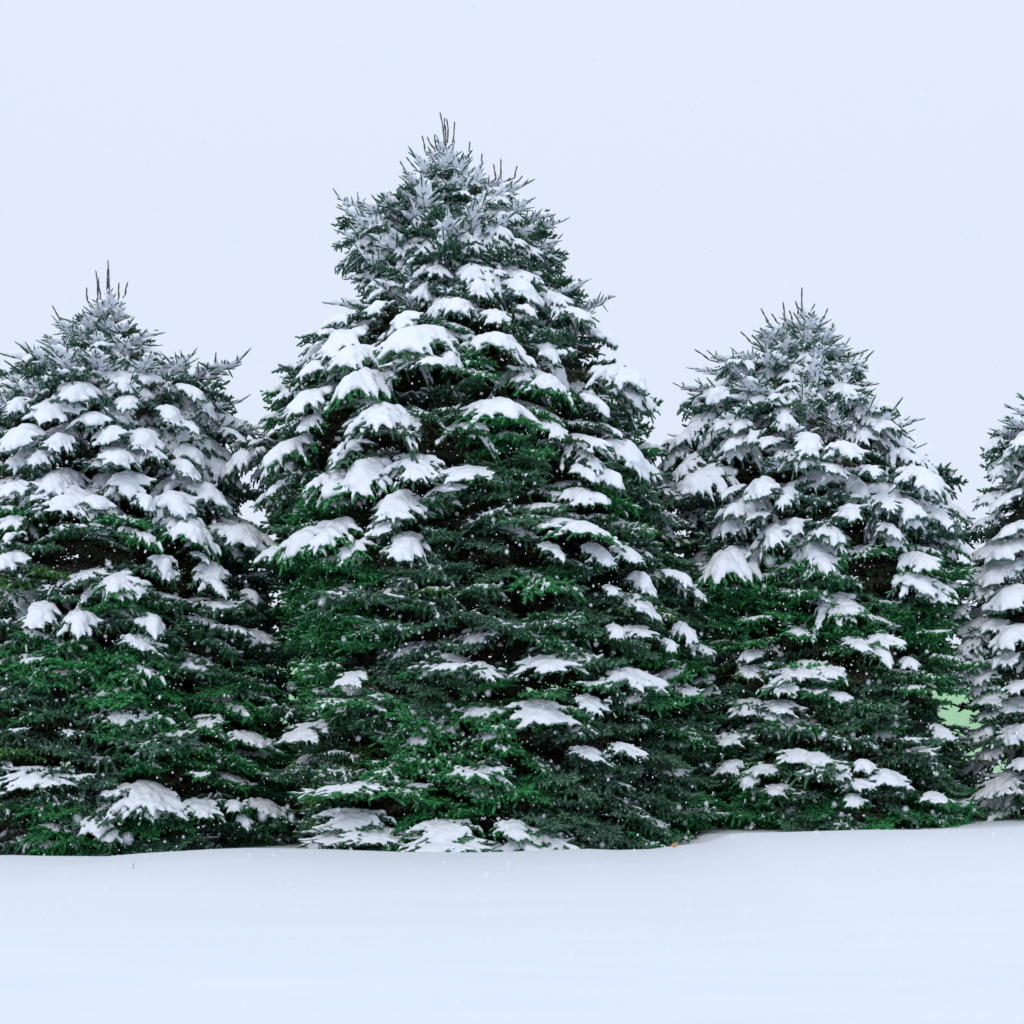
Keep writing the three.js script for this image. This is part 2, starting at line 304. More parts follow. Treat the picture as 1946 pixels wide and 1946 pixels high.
{ // pale grassy rise far behind the trees
  const p = [], ix = [], n = 160;
  for (let i = 0; i <= n; i++) { const x = -120 + 240 * i / n; for (let j = 0; j <= 8; j++) { const t = j / 8, z = -66 - 40 * t; p.push(x, -0.3 + (6.9 + 0.5 * noise(x * 0.05, 2)) * sstep(0, 1, t * 1.35) + 0.1 * (noise(x * 0.6, z) - 0.5), z); } }
  for (let i = 0; i < n; i++) for (let j = 0; j < 8; j++) { const a = i * 9 + j; ix.push(a, a + 9, a + 10, a, a + 10, a + 1); }
  const g = new THREE.BufferGeometry(); g.setAttribute('position', new THREE.Float32BufferAttribute(p, 3)); g.setIndex(ix); g.computeVertexNormals();
  tag(mesh('hill', g, std(0.32, 0.55, 0.3, 0.95)), 'pale green rise seen through gaps behind the spruces', 'hill', null, 'structure');
}

// ───────────────────────── trees ─────────────────────────
const vertexPaint = (g, f) => { const p = g.attributes.position, c = new Float32Array(p.count * 3); for (let i = 0; i < p.count; i++) c.set(f(p.getX(i), p.getY(i), p.getZ(i)), i * 3); g.setAttribute('color', new THREE.BufferAttribute(c, 3)); return g; };
const coneGeo = new THREE.LatheGeometry([[0, 0], [0.011, -0.008], [0.017, -0.03], [0.017, -0.055], [0.012, -0.085], [0.004, -0.105], [0, -0.11]].map(([x, y]) => new THREE.Vector2(x, y)), 8);

function spruce(o) {
  const rnd = rng(o.seed), zt = o.z, root = new THREE.Group();
  root.name = o.name; tag(root, o.label, 'spruce tree');
  const X0 = spot(o.cx, o.left[0][0], zt).x, by = groundY(X0, zt) - 0.1;
  root.position.set(X0, by, zt); scene.add(root);
  const prof = (list) => list.map(([py, px]) => { const p = spot(px, py, zt); return [p.y, Math.max(0.02, Math.abs(p.x - X0))]; }).sort((a, b) => a[0] - b[0]);
  const PL = prof(o.left), PR = prof(o.right), topY = spot(o.cx, o.left[0][0], zt).y, H = topY - by;
  const radius = (phi, y) => { const k = (1 + Math.sin(phi)) / 2; const l = interp(PL, y), r = interp(PR, y), m = (l + r) / 2; return phi === undefined ? m : lerp(l, r, sstep(0.0, 1, k)); };
  // trunk
  {
    const pts = []; for (let i = 0; i <= 14; i++) { const t = i / 14; pts.push(V(0.06 * Math.sin(t * 5 + o.seed), t * H * 0.985, 0.05 * Math.cos(t * 4))); }
    const B = new Buf(); tube(B, pts, pts.map((_, i) => 0.17 * Math.pow(1 - i / 14, 0.9) + 0.008), [1, 1, 1], 10);
    const g = B.geo(); vertexPaint(g, (x, y, z) => { const v = 0.6 + 0.8 * noise(x * 30, y * 6, z * 30); return [v, v, v]; });
    mesh('trunk', g, barkMat, root);
  }
  let count = 0;
  function put(key, px, py, pz, yaw, pitch, roll, sc, mat, pick) {       // world position of the bough's origin
    const fam = kinds[key], k = fam[pick ?? Math.floor(rnd() * fam.length)];
    const b = mesh('branch', k.wood, woodMat, root);
    b.position.set(px - X0, py - by, pz - zt); b.rotation.order = 'YZX'; b.rotation.set(roll, yaw, pitch);
    if (Array.isArray(sc)) b.scale.set(...sc); else b.scale.set(sc * (0.92 + 0.2 * rnd()), sc * (0.9 + 0.25 * rnd()), sc * (0.92 + 0.2 * rnd()));
    mesh('needles', k.needles, needleMats[mat], b);
    if (k.snow) { const sn = mesh('snow', k.snow, snowMat, b); if (k.snow.patches > 1) sn.userData.kind = 'stuff'; }
    count++;
    return k;
  }
  const yawOf = (phi) => Math.atan2(-Math.cos(phi), Math.sin(phi));
  const toneAt = (x, y, hf) => {
    if (hf > o.greyAbove) return rnd() < 0.75 ? 4 : 0;
    const n = noise(x * 0.7 + o.seed, y * 0.8, 3.3) + (rnd() - 0.5) * 0.35;
    return n > 0.5 ? 1 : n > 0.31 ? 0 : n > 0.13 ? 2 : 3;
  };
  // the snow-laden boughs the photograph shows one by one: place, width, load
  const taken = [];
  for (const [cx, cy, w, load] of o.caps) {
    let z = zt, P, s = 0;
    for (let it = 0; it < 6; it++) { P = spot(cx, cy, z); const d = P.x - X0, R = d < 0 ? interp(PL, P.y) : interp(PR, P.y); s = clamp(d / (R * 0.97 + 0.02), -0.97, 0.97); z = zt + Math.max(0.1, radius(undefined, P.y) * 0.94) * Math.sqrt(1 - s * s); }
    const phi = Math.asin(s), wm = w / FPX * -z, hf = (P.y - by) / H;
    const high_ = load === 't' || hf > o.topAbove && load !== 'h';
    const shelf = !high_ && cy > 1040 + 260 * rnd() && (load === 'h' || load === 'f');
    let sz = wm < 0.44 ? 'S' : wm < 0.78 ? 'M' : 'L';
    if (high_ && sz === 'L') sz = 'M';
    const key = (high_ ? 'top' : shelf ? 'shelf' : { h: 'heavy', f: 'full', m: 'medium', l: 'light' }[load]) + sz, lift = load === 't' ? clamp((hf - 0.86) * 4, -0.08, 0.5) * (0.5 + 0.5 * Math.abs(s)) : 0, sag = high_ ? 0 : -(load === 'l' || load === 'm' ? 0.06 : (0.2 + 0.28 * rnd()) * lerp(1, 0.6, sstep(90, 130, w))) * (shelf ? 0.5 : 1) - (shelf ? 0.05 + 0.12 * rnd() : 0);
    const nominal = high_ ? { S: 0.44, M: 0.62 }[sz] : shelf ? { S: 0.5, M: 0.85, L: 1.25 }[sz] : { S: 0.46, M: 0.76, L: 1.12 }[sz];
    const sc = clamp(wm / nominal, 0.62, 1.5), len = { S: 0.42, M: 0.72, L: 1.05 }[sz] * sc * (load === 't' ? 0.92 : high_ ? 0.7 : 0.55);
    const yaw = yawOf(phi * 0.9 + (rnd() - 0.5) * 0.3), dx = Math.cos(yaw), dz = -Math.sin(yaw);
    put(key, P.x - dx * len * Math.cos(lift), P.y - 0.03 - (high_ ? len * (0.12 + 1.4 * Math.sin(lift)) : 0.9 * len * Math.sin(sag)), z - dz * len * Math.cos(lift), yaw, lift + sag + (rnd() - 0.5) * 0.14, (rnd() - 0.5) * 0.5 * (w > 110 ? 0.4 : 1) * lerp(1, 0.45, sstep(1000, 1400, cy)), [Math.min(sc, 1.15) * (0.85 + 0.35 * rnd()), Math.min(sc, 1.2) * (0.8 + 0.6 * rnd()), sc * (0.9 + 0.4 * rnd()) * (high_ ? 1 : lerp(1, 1.28, sstep(60, 120, w)))], toneAt(P.x, P.y, hf));
    taken.push([cx, cy, w]);
  }
  // boughs between them, whorl by whorl, over the side of the crown that shows
  const list = [];
  for (let y = by + 0.25; y < topY - 0.95;) {
    const hf = (y - by) / H, R = radius(undefined, y), top = hf > o.topAbove;
    const gap = top ? 0.34 : 0.52, n = Math.max(3, Math.round(R * 3.5 / gap));
    for (let i = 0; i < n; i++) {
      const phi = -1.75 + 3.5 * (i + rnd()) / n, yy = y + (rnd() - 0.5) * 0.34;
      list.push([phi, yy, rnd()]);
    }
    y += top ? 0.2 : 0.36;
  }
  const proj = (p) => { const q = p.clone().sub(camera.position), c = Math.cos(PITCH), s = Math.sin(PITCH), yy = q.y * c + q.z * s, zz = -q.y * s + q.z * c; return [SRC / 2 + q.x / -zz * FPX, SRC / 2 - yy / -zz * FPX]; };
  const left = 300 - count; let skipped = [];
  const cand = [];
  for (const [phi, y, u] of list) {
    const hf = (y - by) / H, R = radius(phi, y), front = Math.cos(phi) > 0.25;
    const tip = V(X0 + Math.sin(phi) * R, y, zt + Math.cos(phi) * radius(undefined, y)), [px, py] = proj(tip);
    if (px < -110 || px > SRC + 110) continue;
    const covered = taken.some(([cx, cy, w]) => Math.abs(px - cx) < w * 0.3 && py - cy < w * 0.25 && cy - py < w * 0.6) && front && hf < o.topAbove;
    if (covered) continue;
    cand.push([phi, y, u, hf, R, px, py]);
  }
  const nUp = cand.filter((c) => c[3] > o.snowAbove).length, keepUp = Math.min(1, left * 0.85 / nUp), keepLow = clamp((left - nUp * keepUp) / (cand.length - nUp + 1), 0, 1);
  for (const [phi, y, u, hf, R, px, py] of cand) {
    if (rnd() > (hf > o.snowAbove ? keepUp : keepLow) || count >= 300) { skipped.push([phi, y, R]); continue; }
    const load = o.load(hf, px, py); let r = u, key = 'bare';
    for (const [kk, pr] of load) { if (r < pr) { key = kk; break; } r -= pr; }
    const apex = hf > 0.86; if (apex && key !== 'top' && rnd() < 0.75) key = 'top';
    const Rt = key === 'top' ? Math.max(0.08, Math.min(R, radius(phi, y + 0.38))) : Math.max(0.1, Math.min(R, radius(phi, y + 0.15)));
    let sz = Rt < (hf > o.topAbove ? 0.8 : 0.55) ? 'S' : R < 1.3 ? 'M' : rnd() < 0.5 ? 'M' : 'L';
    if (key === 'top' && sz === 'L') sz = 'M';
    if (key === 'bare' && sz === 'S') key = 'light';
    const L = (key === 'top' ? { S: 0.4, M: 0.66 } : { S: 0.42, M: 0.72, L: 1.05 })[sz], sc = Math.min(0.82 + 0.4 * rnd(), Math.max(0.5, (Rt + 0.1) / L));
    const reach = Math.max(-0.1, Rt * (0.74 + 0.31 * rnd()) - L * sc * 0.95 - (key === 'top' ? 0.14 * sc : 0)), Rf = radius(undefined, y);
    const k = reach / Math.max(R, 0.05);
    const x = X0 + Math.sin(phi) * R * k, z = zt + Math.cos(phi) * Rf * k;
    const lowY = groundY(x, z) + 0.1;
    put(key + sz, x, Math.max(lowY, y - L * sc * (key === 'top' ? 0.3 : key === 'full' || key === 'heavy' ? -0.25 : -0.08)), z, yawOf(phi + (rnd() - 0.5) * 0.5), (rnd() - 0.5) * 0.3 + (key === 'top' ? clamp((hf - 0.86) * 4, -0.1, 0.4) * Math.abs(Math.sin(phi)) : key === 'full' || key === 'heavy' ? -0.28 : -0.08), (rnd() - 0.5) * 0.55, [sc * (0.75 + 0.5 * rnd()), sc * (0.85 + 0.5 * rnd()), sc * (0.75 + 0.5 * rnd())], toneAt(x, y, hf));
  }
  // the crown behind and within
  {
    const sets = { inner: [], outerA: [], outerB: [], outerC: [], outerD: [], snowA: [], snowB: [] }, m4 = new THREE.Matrix4(), q = new THREE.Quaternion(), e = new THREE.Euler(0, 0, 0, 'YZX');
    const add = (set, tone, phi, y, k, s) => { const R = radius(phi, y), Rf = radius(undefined, y), reach = Math.max(0, R * k - 0.95 * s) / Math.max(R, 0.1); e.set((rnd() - 0.5) * 0.8, yawOf(phi + (rnd() - 0.5) * 0.8), (rnd() - 0.5) * 0.55 - 0.1, 'YZX'); m4.compose(V(Math.sin(phi) * R * reach, Math.max(y - by, 0.25), Math.cos(phi) * Rf * reach), q.setFromEuler(e), V(s * (0.9 + 0.2 * rnd()), s * (0.9 + 0.3 * rnd()), s * (0.9 + 0.2 * rnd()))); sets[set].push([m4.clone(), tone]); };
    const BROWN = new THREE.Color().setRGB(1.25, 0.58, 0.5);
    for (const [phi, y, R] of skipped) if (y < topY - 1.3) {
      const hf = (y - by) / H, t = needleMats[toneAt(X0 + Math.sin(phi) * R, y, hf)].color.clone().multiplyScalar(0.8 + 0.35 * rnd());
      const snowy = rnd() < sstep(o.snowAbove - 0.12, o.snowAbove + 0.06, hf);
      for (let c = 0; c < (snowy ? 1 : 2); c++) add(snowy ? ['snowA', 'snowB', 'outerD'][Math.floor(rnd() * 3)] : ['outerA', 'outerB', 'outerC', 'outerD'][Math.floor(rnd() * 4)], t.clone().multiplyScalar(0.85 + 0.3 * rnd()), phi + c * (rnd() - 0.5) * 0.5, y + c * (rnd() - 0.5) * 0.4, 0.92 + 0.1 * rnd(), snowy ? clamp(R * 0.5, 0.25, 0.62 + 0.35 * rnd()) : clamp(R * 0.6, 0.3, 0.8 + 0.5 * rnd()));
    }
    for (let y = by + 0.3; y < topY - 1.3; y += 0.3) {
      const R = radius(undefined, y), s = clamp(R * 0.55, 0.25, 1.05);
      const nb = Math.max(2, Math.round(R * 4.2)); for (let i = 0; i < nb; i++) add('inner', new THREE.Color().setRGB(0.8, 0.95, 0.85), 1.7 + 2.9 * (i + rnd()) / nb, y + rnd() * 0.3, 0.95 * (0.85 + 0.15 * rnd()), s);
      const nf = Math.max(2, Math.round(R * 4)); for (let i = 0; i < nf; i++) add('inner', BROWN, -1.6 + 3.2 * (i + rnd()) / nf, y + rnd() * 0.3, 0.45 + 0.25 * rnd(), s * 0.9);
      for (let i = 0; i < nf * 0.8; i++) add('inner', BROWN, -1.6 + 3.2 * rnd(), y + rnd() * 0.3, 0.5 + 0.27 * rnd(), s * 0.7);
    }
    const spread = (name, geo, mat, list, tint) => { if (!list.length) return; const im = new THREE.InstancedMesh(geo, mat, list.length); list.forEach(([mm, c], i) => { im.setMatrixAt(i, mm); if (tint) im.setColorAt(i, c); }); im.name = name; im.castShadow = im.receiveShadow = true; im.userData.kind = 'stuff'; root.add(im); };
    spread('inner_foliage', kinds.bareL[0].needles, needleBase, sets.inner, true);
    spread('foliage', kinds.bareM[1].needles, needleBase, sets.outerA, true); spread('foliage', kinds.bareM[2].needles, needleBase, sets.outerC, true); 
    for (const [set, k] of [['snowA', kinds.fullL[1]], ['snowB', kinds.mediumL[1]], ['outerB', kinds.lightM[1]], ['outerD', kinds.mediumM[2]]]) { spread('foliage', k.needles, needleBase, sets[set], true); spread('snow', k.snow, snowMat, sets[set], false); }
  }
  // bare leading shoots at the top: foot and tip in the photograph
  for (const [x0, y0, x1, y1] of o.leaders) {
    const zz = zt + 0.1 + 0.25 * rnd(), a = spot(x0, y0, zz), b = spot(x1, y1, zz), B = new Buf(), m = a.clone().lerp(b, 0.5).add(V((rnd() - 0.5) * 0.035, 0, 0));
    const off = V(-X0, -by, -zt); a.add(off); b.add(off); m.add(off);
    const far = a.clone().add(a.clone().sub(m).multiplyScalar(0.5)).setX(lerp(a.x, 0, 0.1));
    const c1 = [0.06, 0.045, 0.04], c2 = [0.1, 0.085, 0.08];
    tube(B, [far, a, m, b], [0.014, 0.011, 0.009, 0.005], c1, 5);
    brush(B, a, m, 0.026, rnd, c1, c2, 1.1, 1.2); brush(B, m, b, 0.021, rnd, c1, c2, 1.1, 1.2);
    mesh('leading_shoot', B.geo(), leaderMat, root);
  }
  for (const [cx, cy, n, spread] of o.cones ?? []) for (let i = 0; i < n; i++) {
    const px = cx + (rnd() - 0.5) * spread, py = cy + (rnd() - 0.5) * spread * 0.6; let P = spot(px, py, zt);
    const z = zt + radius(undefined, P.y) * 0.72; P = spot(px, py, z);
    const c = mesh('cone', coneGeo, coneMat, root); c.position.set(P.x - X0, P.y - by, z - zt); c.rotation.set((rnd() - 0.5) * 0.4, 0, (rnd() - 0.5) * 0.4); c.scale.setScalar(0.9 + 0.4 * rnd());
  }
  console.log(o.label, 'branches', count, 'candidates', cand.length, 'H', H.toFixed(2));
  return root;
}
const h = 'h', f = 'f', m = 'm', l = 'l', t = 't';
const mix = (a, b, t) => { const o = {}; for (const [k, v] of a) o[k] = (o[k] ?? 0) + v * (1 - t); for (const [k, v] of b) o[k] = (o[k] ?? 0) + v * t; return Object.entries(o); };
const LO = [['bare', 0.25], ['light', 0.6], ['medium', 0.15]], MID = [['light', 0.2], ['medium', 0.38], ['full', 0.42]], UP = [['medium', 0.36], ['full', 0.4], ['heavy', 0.24]], TOP = [['top', 0.74], ['full', 0.26]];
const loads = (mid, up, top) => (hf) => hf < mid ? mix(LO, MID, sstep(mid - 0.14, mid, hf)) : hf < up ? mix(MID, UP, sstep(mid, up, hf)) : mix(UP, TOP, sstep(up, top, hf));

const treeA = spruce({
  name: 'spruce_tree', label: 'snow-laden spruce cut off by the left edge, green at its foot', seed: 11, z: -22.8, cx: 206, topAbove: 0.72, snowAbove: 0.45, greyAbove: 0.52, load: loads(0.46, 0.62, 0.76),
  left: [[494, 204], [545, 188], [590, 150], [625, 105], [665, 60], [712, 0], [800, -70], [1000, -150], [1300, -190], [1630, -190]],
  right: [[494, 208], [545, 226], [590, 256], [630, 288], [680, 318], [710, 395], [730, 440], [750, 462], [795, 462], [825, 474], [880, 490], [960, 490], [1010, 530], [1200, 575], [1400, 605], [1530, 610], [1630, 600]],
  caps: [[206, 572, 44, t], [188, 588, 44, t], [224, 592, 44, t], [170, 612, 50, t], [206, 620, 56, t], [238, 622, 48, t], [150, 640, 56, t], [120, 625, 56, t], [182, 650, 60, t], [230, 660, 64, t], [262, 650, 50, t], [276, 690, 56, t], [108, 660, 60, t], [80, 690, 66, t], [285, 640, 44, t], [150, 680, 64, t], [128, 695, 96, f], [183, 690, 80, f], [144, 738, 84, h], [237, 725, 60, h], [244, 758, 62, h], [106, 767, 88, h], [35, 758, 62, f], [173, 796, 54, h], [205, 819, 60, h], [35, 822, 80, h], [115, 832, 60, h], [327, 780, 66, h], [366, 738, 64, h], [340, 693, 70, f], [411, 706, 84, f], [395, 770, 60, h], [359, 806, 40, f],
    [276, 828, 74, h], [231, 860, 80, h], [353, 886, 64, h], [74, 862, 66, f], [452, 822, 72, f], [247, 912, 82, h], [128, 938, 106, h], [183, 953, 50, h], [276, 947, 60, h], [334, 953, 88, h], [29, 921, 64, f], [356, 992, 112, h], [459, 1014, 120, h], [22, 985, 60, f], [26, 1014, 40, f], [382, 1053, 40, f], [22, 1059, 66, h], [314, 1069, 56, f], [404, 1078, 60, h],
    [85, 1039, 56, l], [219, 1098, 84, f], [260, 1112, 50, f], [314, 1085, 54, f], [406, 1101, 80, h], [482, 1132, 46, f], [72, 1159, 78, h], [154, 1176, 80, h], [287, 1186, 52, h], [273, 1221, 80, h], [437, 1193, 72, m], [506, 1207, 76, f], [482, 1268, 36, l], [485, 1405, 90, h], [31, 1385, 36, m], [137, 1388, 46, l], [68, 1473, 112, f], [154, 1475, 50, m], [376, 1472, 34, m], [280, 1508, 134, h], [232, 1535, 52, h], [284, 1538, 44, h], [383, 1533, 86, h], [447, 1530, 34, f], [512, 1535, 86, f], [466, 1559, 32, f], [184, 1567, 56, f], [208, 1586, 34, f], [526, 1477, 44, l]],
  leaders: [[207, 560, 205, 494], [186, 562, 182, 514], [191, 560, 187, 528], [238, 560, 243, 536], [226, 566, 226, 537], [166, 570, 165, 546], [112, 604, 99, 580]], cones: [[190, 640, 5, 30], [178, 724, 4, 16]],
});
const treeB = spruce({
  name: 'spruce_tree_001', label: 'tallest spruce in the middle with two snowy leading tips', seed: 23, z: -22.8, cx: 845, topAbove: 0.7, snowAbove: 0.5, greyAbove: 0.6, load: loads(0.52, 0.66, 0.78),
  left: [[218, 840], [262, 822], [300, 800], [345, 765], [385, 738], [415, 662], [470, 650], [490, 678], [520, 692], [565, 690], [600, 680], [632, 612], [648, 578], [720, 562], [772, 522], [850, 462], [900, 492], [1000, 490], [1100, 500], [1280, 548], [1400, 530], [1500, 550], [1630, 560]],
  right: [[218, 848], [262, 866], [300, 892], [345, 925], [390, 970], [430, 1035], [475, 1058], [530, 1050], [560, 1110], [620, 1158], [672, 1165], [684, 1225], [760, 1262], [800, 1238], [860, 1255], [900, 1285], [1100, 1345], [1250, 1375], [1400, 1385], [1560, 1400], [1630, 1400]],
  caps: [[838, 275, 40, t], [822, 290, 44, t], [856, 290, 44, t], [800, 312, 50, t], [840, 312, 56, t], [878, 312, 48, t], [786, 345, 60, t], [826, 345, 64, t], [868, 345, 60, t], [905, 340, 50, t], [952, 345, 44, t], [974, 360, 44, t], [944, 372, 50, t], [985, 395, 56, t], [770, 378, 60, t], [910, 385, 60, t], [700, 395, 64, t], [740, 392, 60, t], [672, 412, 60, t], [1020, 420, 60, t], [1000, 445, 64, t], [1030, 470, 60, t], [798, 388, 94, f], [717, 427, 60, f], [899, 412, 64, f], [853, 443, 84, f], [845, 478, 80, f], [899, 512, 70, h], [911, 544, 66, h], [989, 520, 72, h], [996, 547, 88, h], [752, 454, 52, f], [672, 402, 70, f], [676, 452, 64, f], [712, 505, 70, f], [676, 585, 66, f], [690, 425, 60, f], [1030, 425, 60, f], [1036, 470, 60, f], [1140, 585, 60, f], [1140, 640, 50, f], [767, 601, 74, h], [946, 594, 70, f], [717, 582, 52, f], [1082, 551, 60, f], [1093, 590, 80, f], [1000, 586, 48, f],
    [798, 637, 156, h], [647, 641, 98, h], [678, 668, 122, h], [814, 678, 124, f], [942, 645, 136, h], [857, 679, 62, h], [690, 714, 132, h], [600, 692, 76, f], [1035, 714, 110, h], [1043, 664, 56, f], [954, 769, 172, h], [1187, 711, 130, h], [1187, 745, 94, h], [1132, 765, 56, h], [1229, 757, 68, f], [1160, 811, 52, f], [585, 757, 98, h], [581, 796, 60, h], [732, 780, 140, f], [686, 800, 48, h], [779, 796, 66, f], [1058, 808, 62, f], [1202, 862, 98, h], [1132, 870, 66, f], [1109, 893, 48, h], [1152, 909, 56, h],
    [659, 846, 86, f], [694, 889, 96, h], [791, 877, 116, f], [892, 893, 96, f], [849, 928, 54, h], [635, 928, 58, h], [763, 940, 62, h], [1024, 854, 50, l], [1105, 936, 76, h], [755, 956, 92, h], [725, 990, 68, h], [770, 1030, 88, h], [829, 1008, 52, l], [637, 1000, 90, f], [573, 1015, 96, f], [666, 1040, 70, f], [524, 1040, 66, f], [971, 986, 82, l], [1094, 995, 122, h], [1138, 1045, 70, h], [1050, 1040, 54, f], [1192, 1045, 68, h], [1133, 946, 54, h],
    [545, 844, 100, h], [456, 876, 94, h], [530, 924, 54, f], [696, 1128, 144, l], [1084, 1118, 50, l], [1227, 1104, 70, h], [1163, 1118, 38, h], [1291, 1094, 70, h], [1315, 1118, 56, f], [1222, 1148, 94, h], [1217, 1197, 66, h], [1173, 1197, 44, h], [1276, 1226, 40, h], [1335, 1231, 66, f], [1310, 1192, 56, f], [1045, 1182, 94, l], [951, 1177, 80, l], [735, 1187, 94, l], [843, 1261, 100, m], [922, 1271, 78, f], [1045, 1261, 98, f], [868, 1227, 54, l], [666, 1285, 70, f], [612, 1261, 80, l], [647, 1335, 130, m], [577, 1385, 88, f], [1207, 1290, 100, h], [1124, 1300, 58, m], [1124, 1335, 66, f], [1025, 1315, 80, l], [1035, 1349, 104, f], [942, 1379, 80, l], [1124, 1431, 70, h], [1192, 1421, 68, h], [956, 1421, 56, l], [686, 1487, 164, m], [897, 1467, 92, m], [774, 1502, 68, l], [661, 1553, 114, f], [843, 1576, 116, f], [981, 1578, 78, f], [705, 1585, 110, h], [640, 1588, 110, h], [600, 1600, 70, h], [843, 1600, 118, h], [900, 1604, 70, f], [1010, 1602, 104, h]],
  leaders: [[844, 262, 836, 213], [847, 250, 845, 224], [851, 262, 849, 226], [858, 286, 864, 231], [808, 288, 802, 258], [826, 284, 812, 260], [890, 306, 893, 269], [910, 322, 916, 292], [952, 338, 952, 302], [943, 340, 938, 312], [978, 338, 983, 315], [978, 350, 993, 334], [775, 330, 760, 306], [790, 320, 772, 298], [828, 275, 826, 255], [668, 405, 641, 388], [725, 398, 706, 370]],
});
const treeC = spruce({
  name: 'spruce_tree_002', label: 'spruce right of the tallest one, brown cones under its snowy top', seed: 37, z: -23.3, cx: 1530, topAbove: 0.7, snowAbove: 0.47, greyAbove: 0.5, load: loads(0.48, 0.62, 0.74),
  left: [[552, 1524], [600, 1495], [640, 1440], [690, 1370], [735, 1308], [770, 1292], [830, 1258], [900, 1255], [1000, 1260], [1150, 1270], [1300, 1275], [1450, 1285], [1590, 1300]],
  right: [[552, 1534], [600, 1562], [640, 1592], [690, 1630], [745, 1642], [782, 1708], [830, 1722], [870, 1750], [897, 1822], [960, 1828], [1030, 1830], [1090, 1835], [1200, 1834], [1290, 1826], [1325, 1805], [1350, 1792], [1380, 1800], [1400, 1842], [1590, 1900]],
  caps: [[1524, 604, 44, t], [1500, 618, 44, t], [1552, 618, 44, t], [1476, 632, 50, t], [1530, 640, 56, t], [1575, 634, 50, t], [1450, 650, 56, t], [1500, 655, 60, t], [1556, 662, 60, t], [1600, 665, 54, t], [1420, 672, 60, t], [1470, 690, 60, t], [1610, 700, 60, t], [1370, 690, 64, t], [1345, 705, 56, t], [1632, 700, 50, t], [1630, 755, 60, t], [1325, 745, 60, t], [1532, 627, 74, f], [1467, 642, 66, f], [1397, 704, 56, f], [1554, 711, 74, f], [1467, 689, 56, f], [1430, 737, 66, f], [1474, 755, 62, h], [1488, 784, 62, h], [1532, 759, 68, f], [1361, 751, 50, h], [1375, 799, 56, h], [1404, 806, 42, h], [1393, 835, 70, h], [1430, 828, 42, f], [1459, 835, 50, f], [1540, 835, 78, h], [1609, 850, 80, h], [1580, 883, 60, f], [1660, 890, 60, f],
    [1331, 901, 106, h], [1277, 868, 66, h], [1302, 879, 66, f], [1445, 923, 78, h], [1390, 930, 48, f], [1496, 938, 58, f], [1532, 945, 58, l], [1686, 949, 60, f], [1759, 901, 96, f], [1784, 974, 80, f], [1693, 1000, 56, f], [1448, 974, 60, f], [1510, 996, 50, f], [1576, 1011, 50, h], [1613, 970, 54, f], [1386, 1055, 130, h], [1565, 1065, 62, h], [1744, 1062, 72, h], [1815, 1036, 50, h], [1741, 1102, 76, h], [1773, 1124, 64, h], [1273, 930, 46, h],
    [1616, 1164, 60, m], [1430, 1171, 60, m], [1393, 1115, 44, l], [1434, 1219, 62, l], [1635, 1222, 74, h], [1678, 1215, 66, f], [1675, 1244, 44, h], [1426, 1244, 50, f], [1467, 1259, 50, l], [1731, 1259, 40, h], [1426, 1274, 66, h], [1518, 1274, 106, h], [1478, 1299, 66, h], [1580, 1277, 66, h], [1547, 1317, 50, m], [1596, 1322, 30, h], [1419, 1339, 58, h], [1485, 1343, 68, h], [1467, 1362, 34, h], [1730, 1307, 62, m], [1339, 1314, 58, h], [1331, 1292, 48, f], [1386, 1402, 76, h], [1803, 1391, 72, f], [1847, 1394, 38, f], [1726, 1405, 50, m], [1752, 1424, 50, m], [1510, 1431, 62, f], [1547, 1442, 54, f], [1591, 1464, 70, h], [1627, 1489, 64, h], [1382, 1456, 62, h], [1437, 1460, 62, h], [1419, 1482, 44, f], [1697, 1475, 72, h], [1646, 1456, 30, h], [1474, 1500, 58, h], [1529, 1504, 54, l], [1781, 1515, 48, f], [1800, 1306, 50, l], [1786, 1330, 40, l], [1806, 1380, 50, l], [1790, 1250, 60, m], [1802, 1280, 60, l], [1770, 1200, 60, m], [1624, 1519, 30, f]],
  leaders: [[1526, 602, 1524, 546], [1496, 622, 1488, 574], [1531, 606, 1549, 577], [1518, 604, 1512, 572], [1560, 612, 1573, 586], [1464, 618, 1446, 586], [1428, 652, 1407, 630], [1348, 684, 1320, 664], [1566, 640, 1584, 614], [1622, 692, 1641, 670], [1506, 610, 1500, 590], [1476, 612, 1466, 596], [1312, 740, 1297, 727]], cones: [[1550, 724, 9, 26], [1596, 722, 11, 34], [1487, 720, 8, 40], [1415, 718, 4, 20]],
});
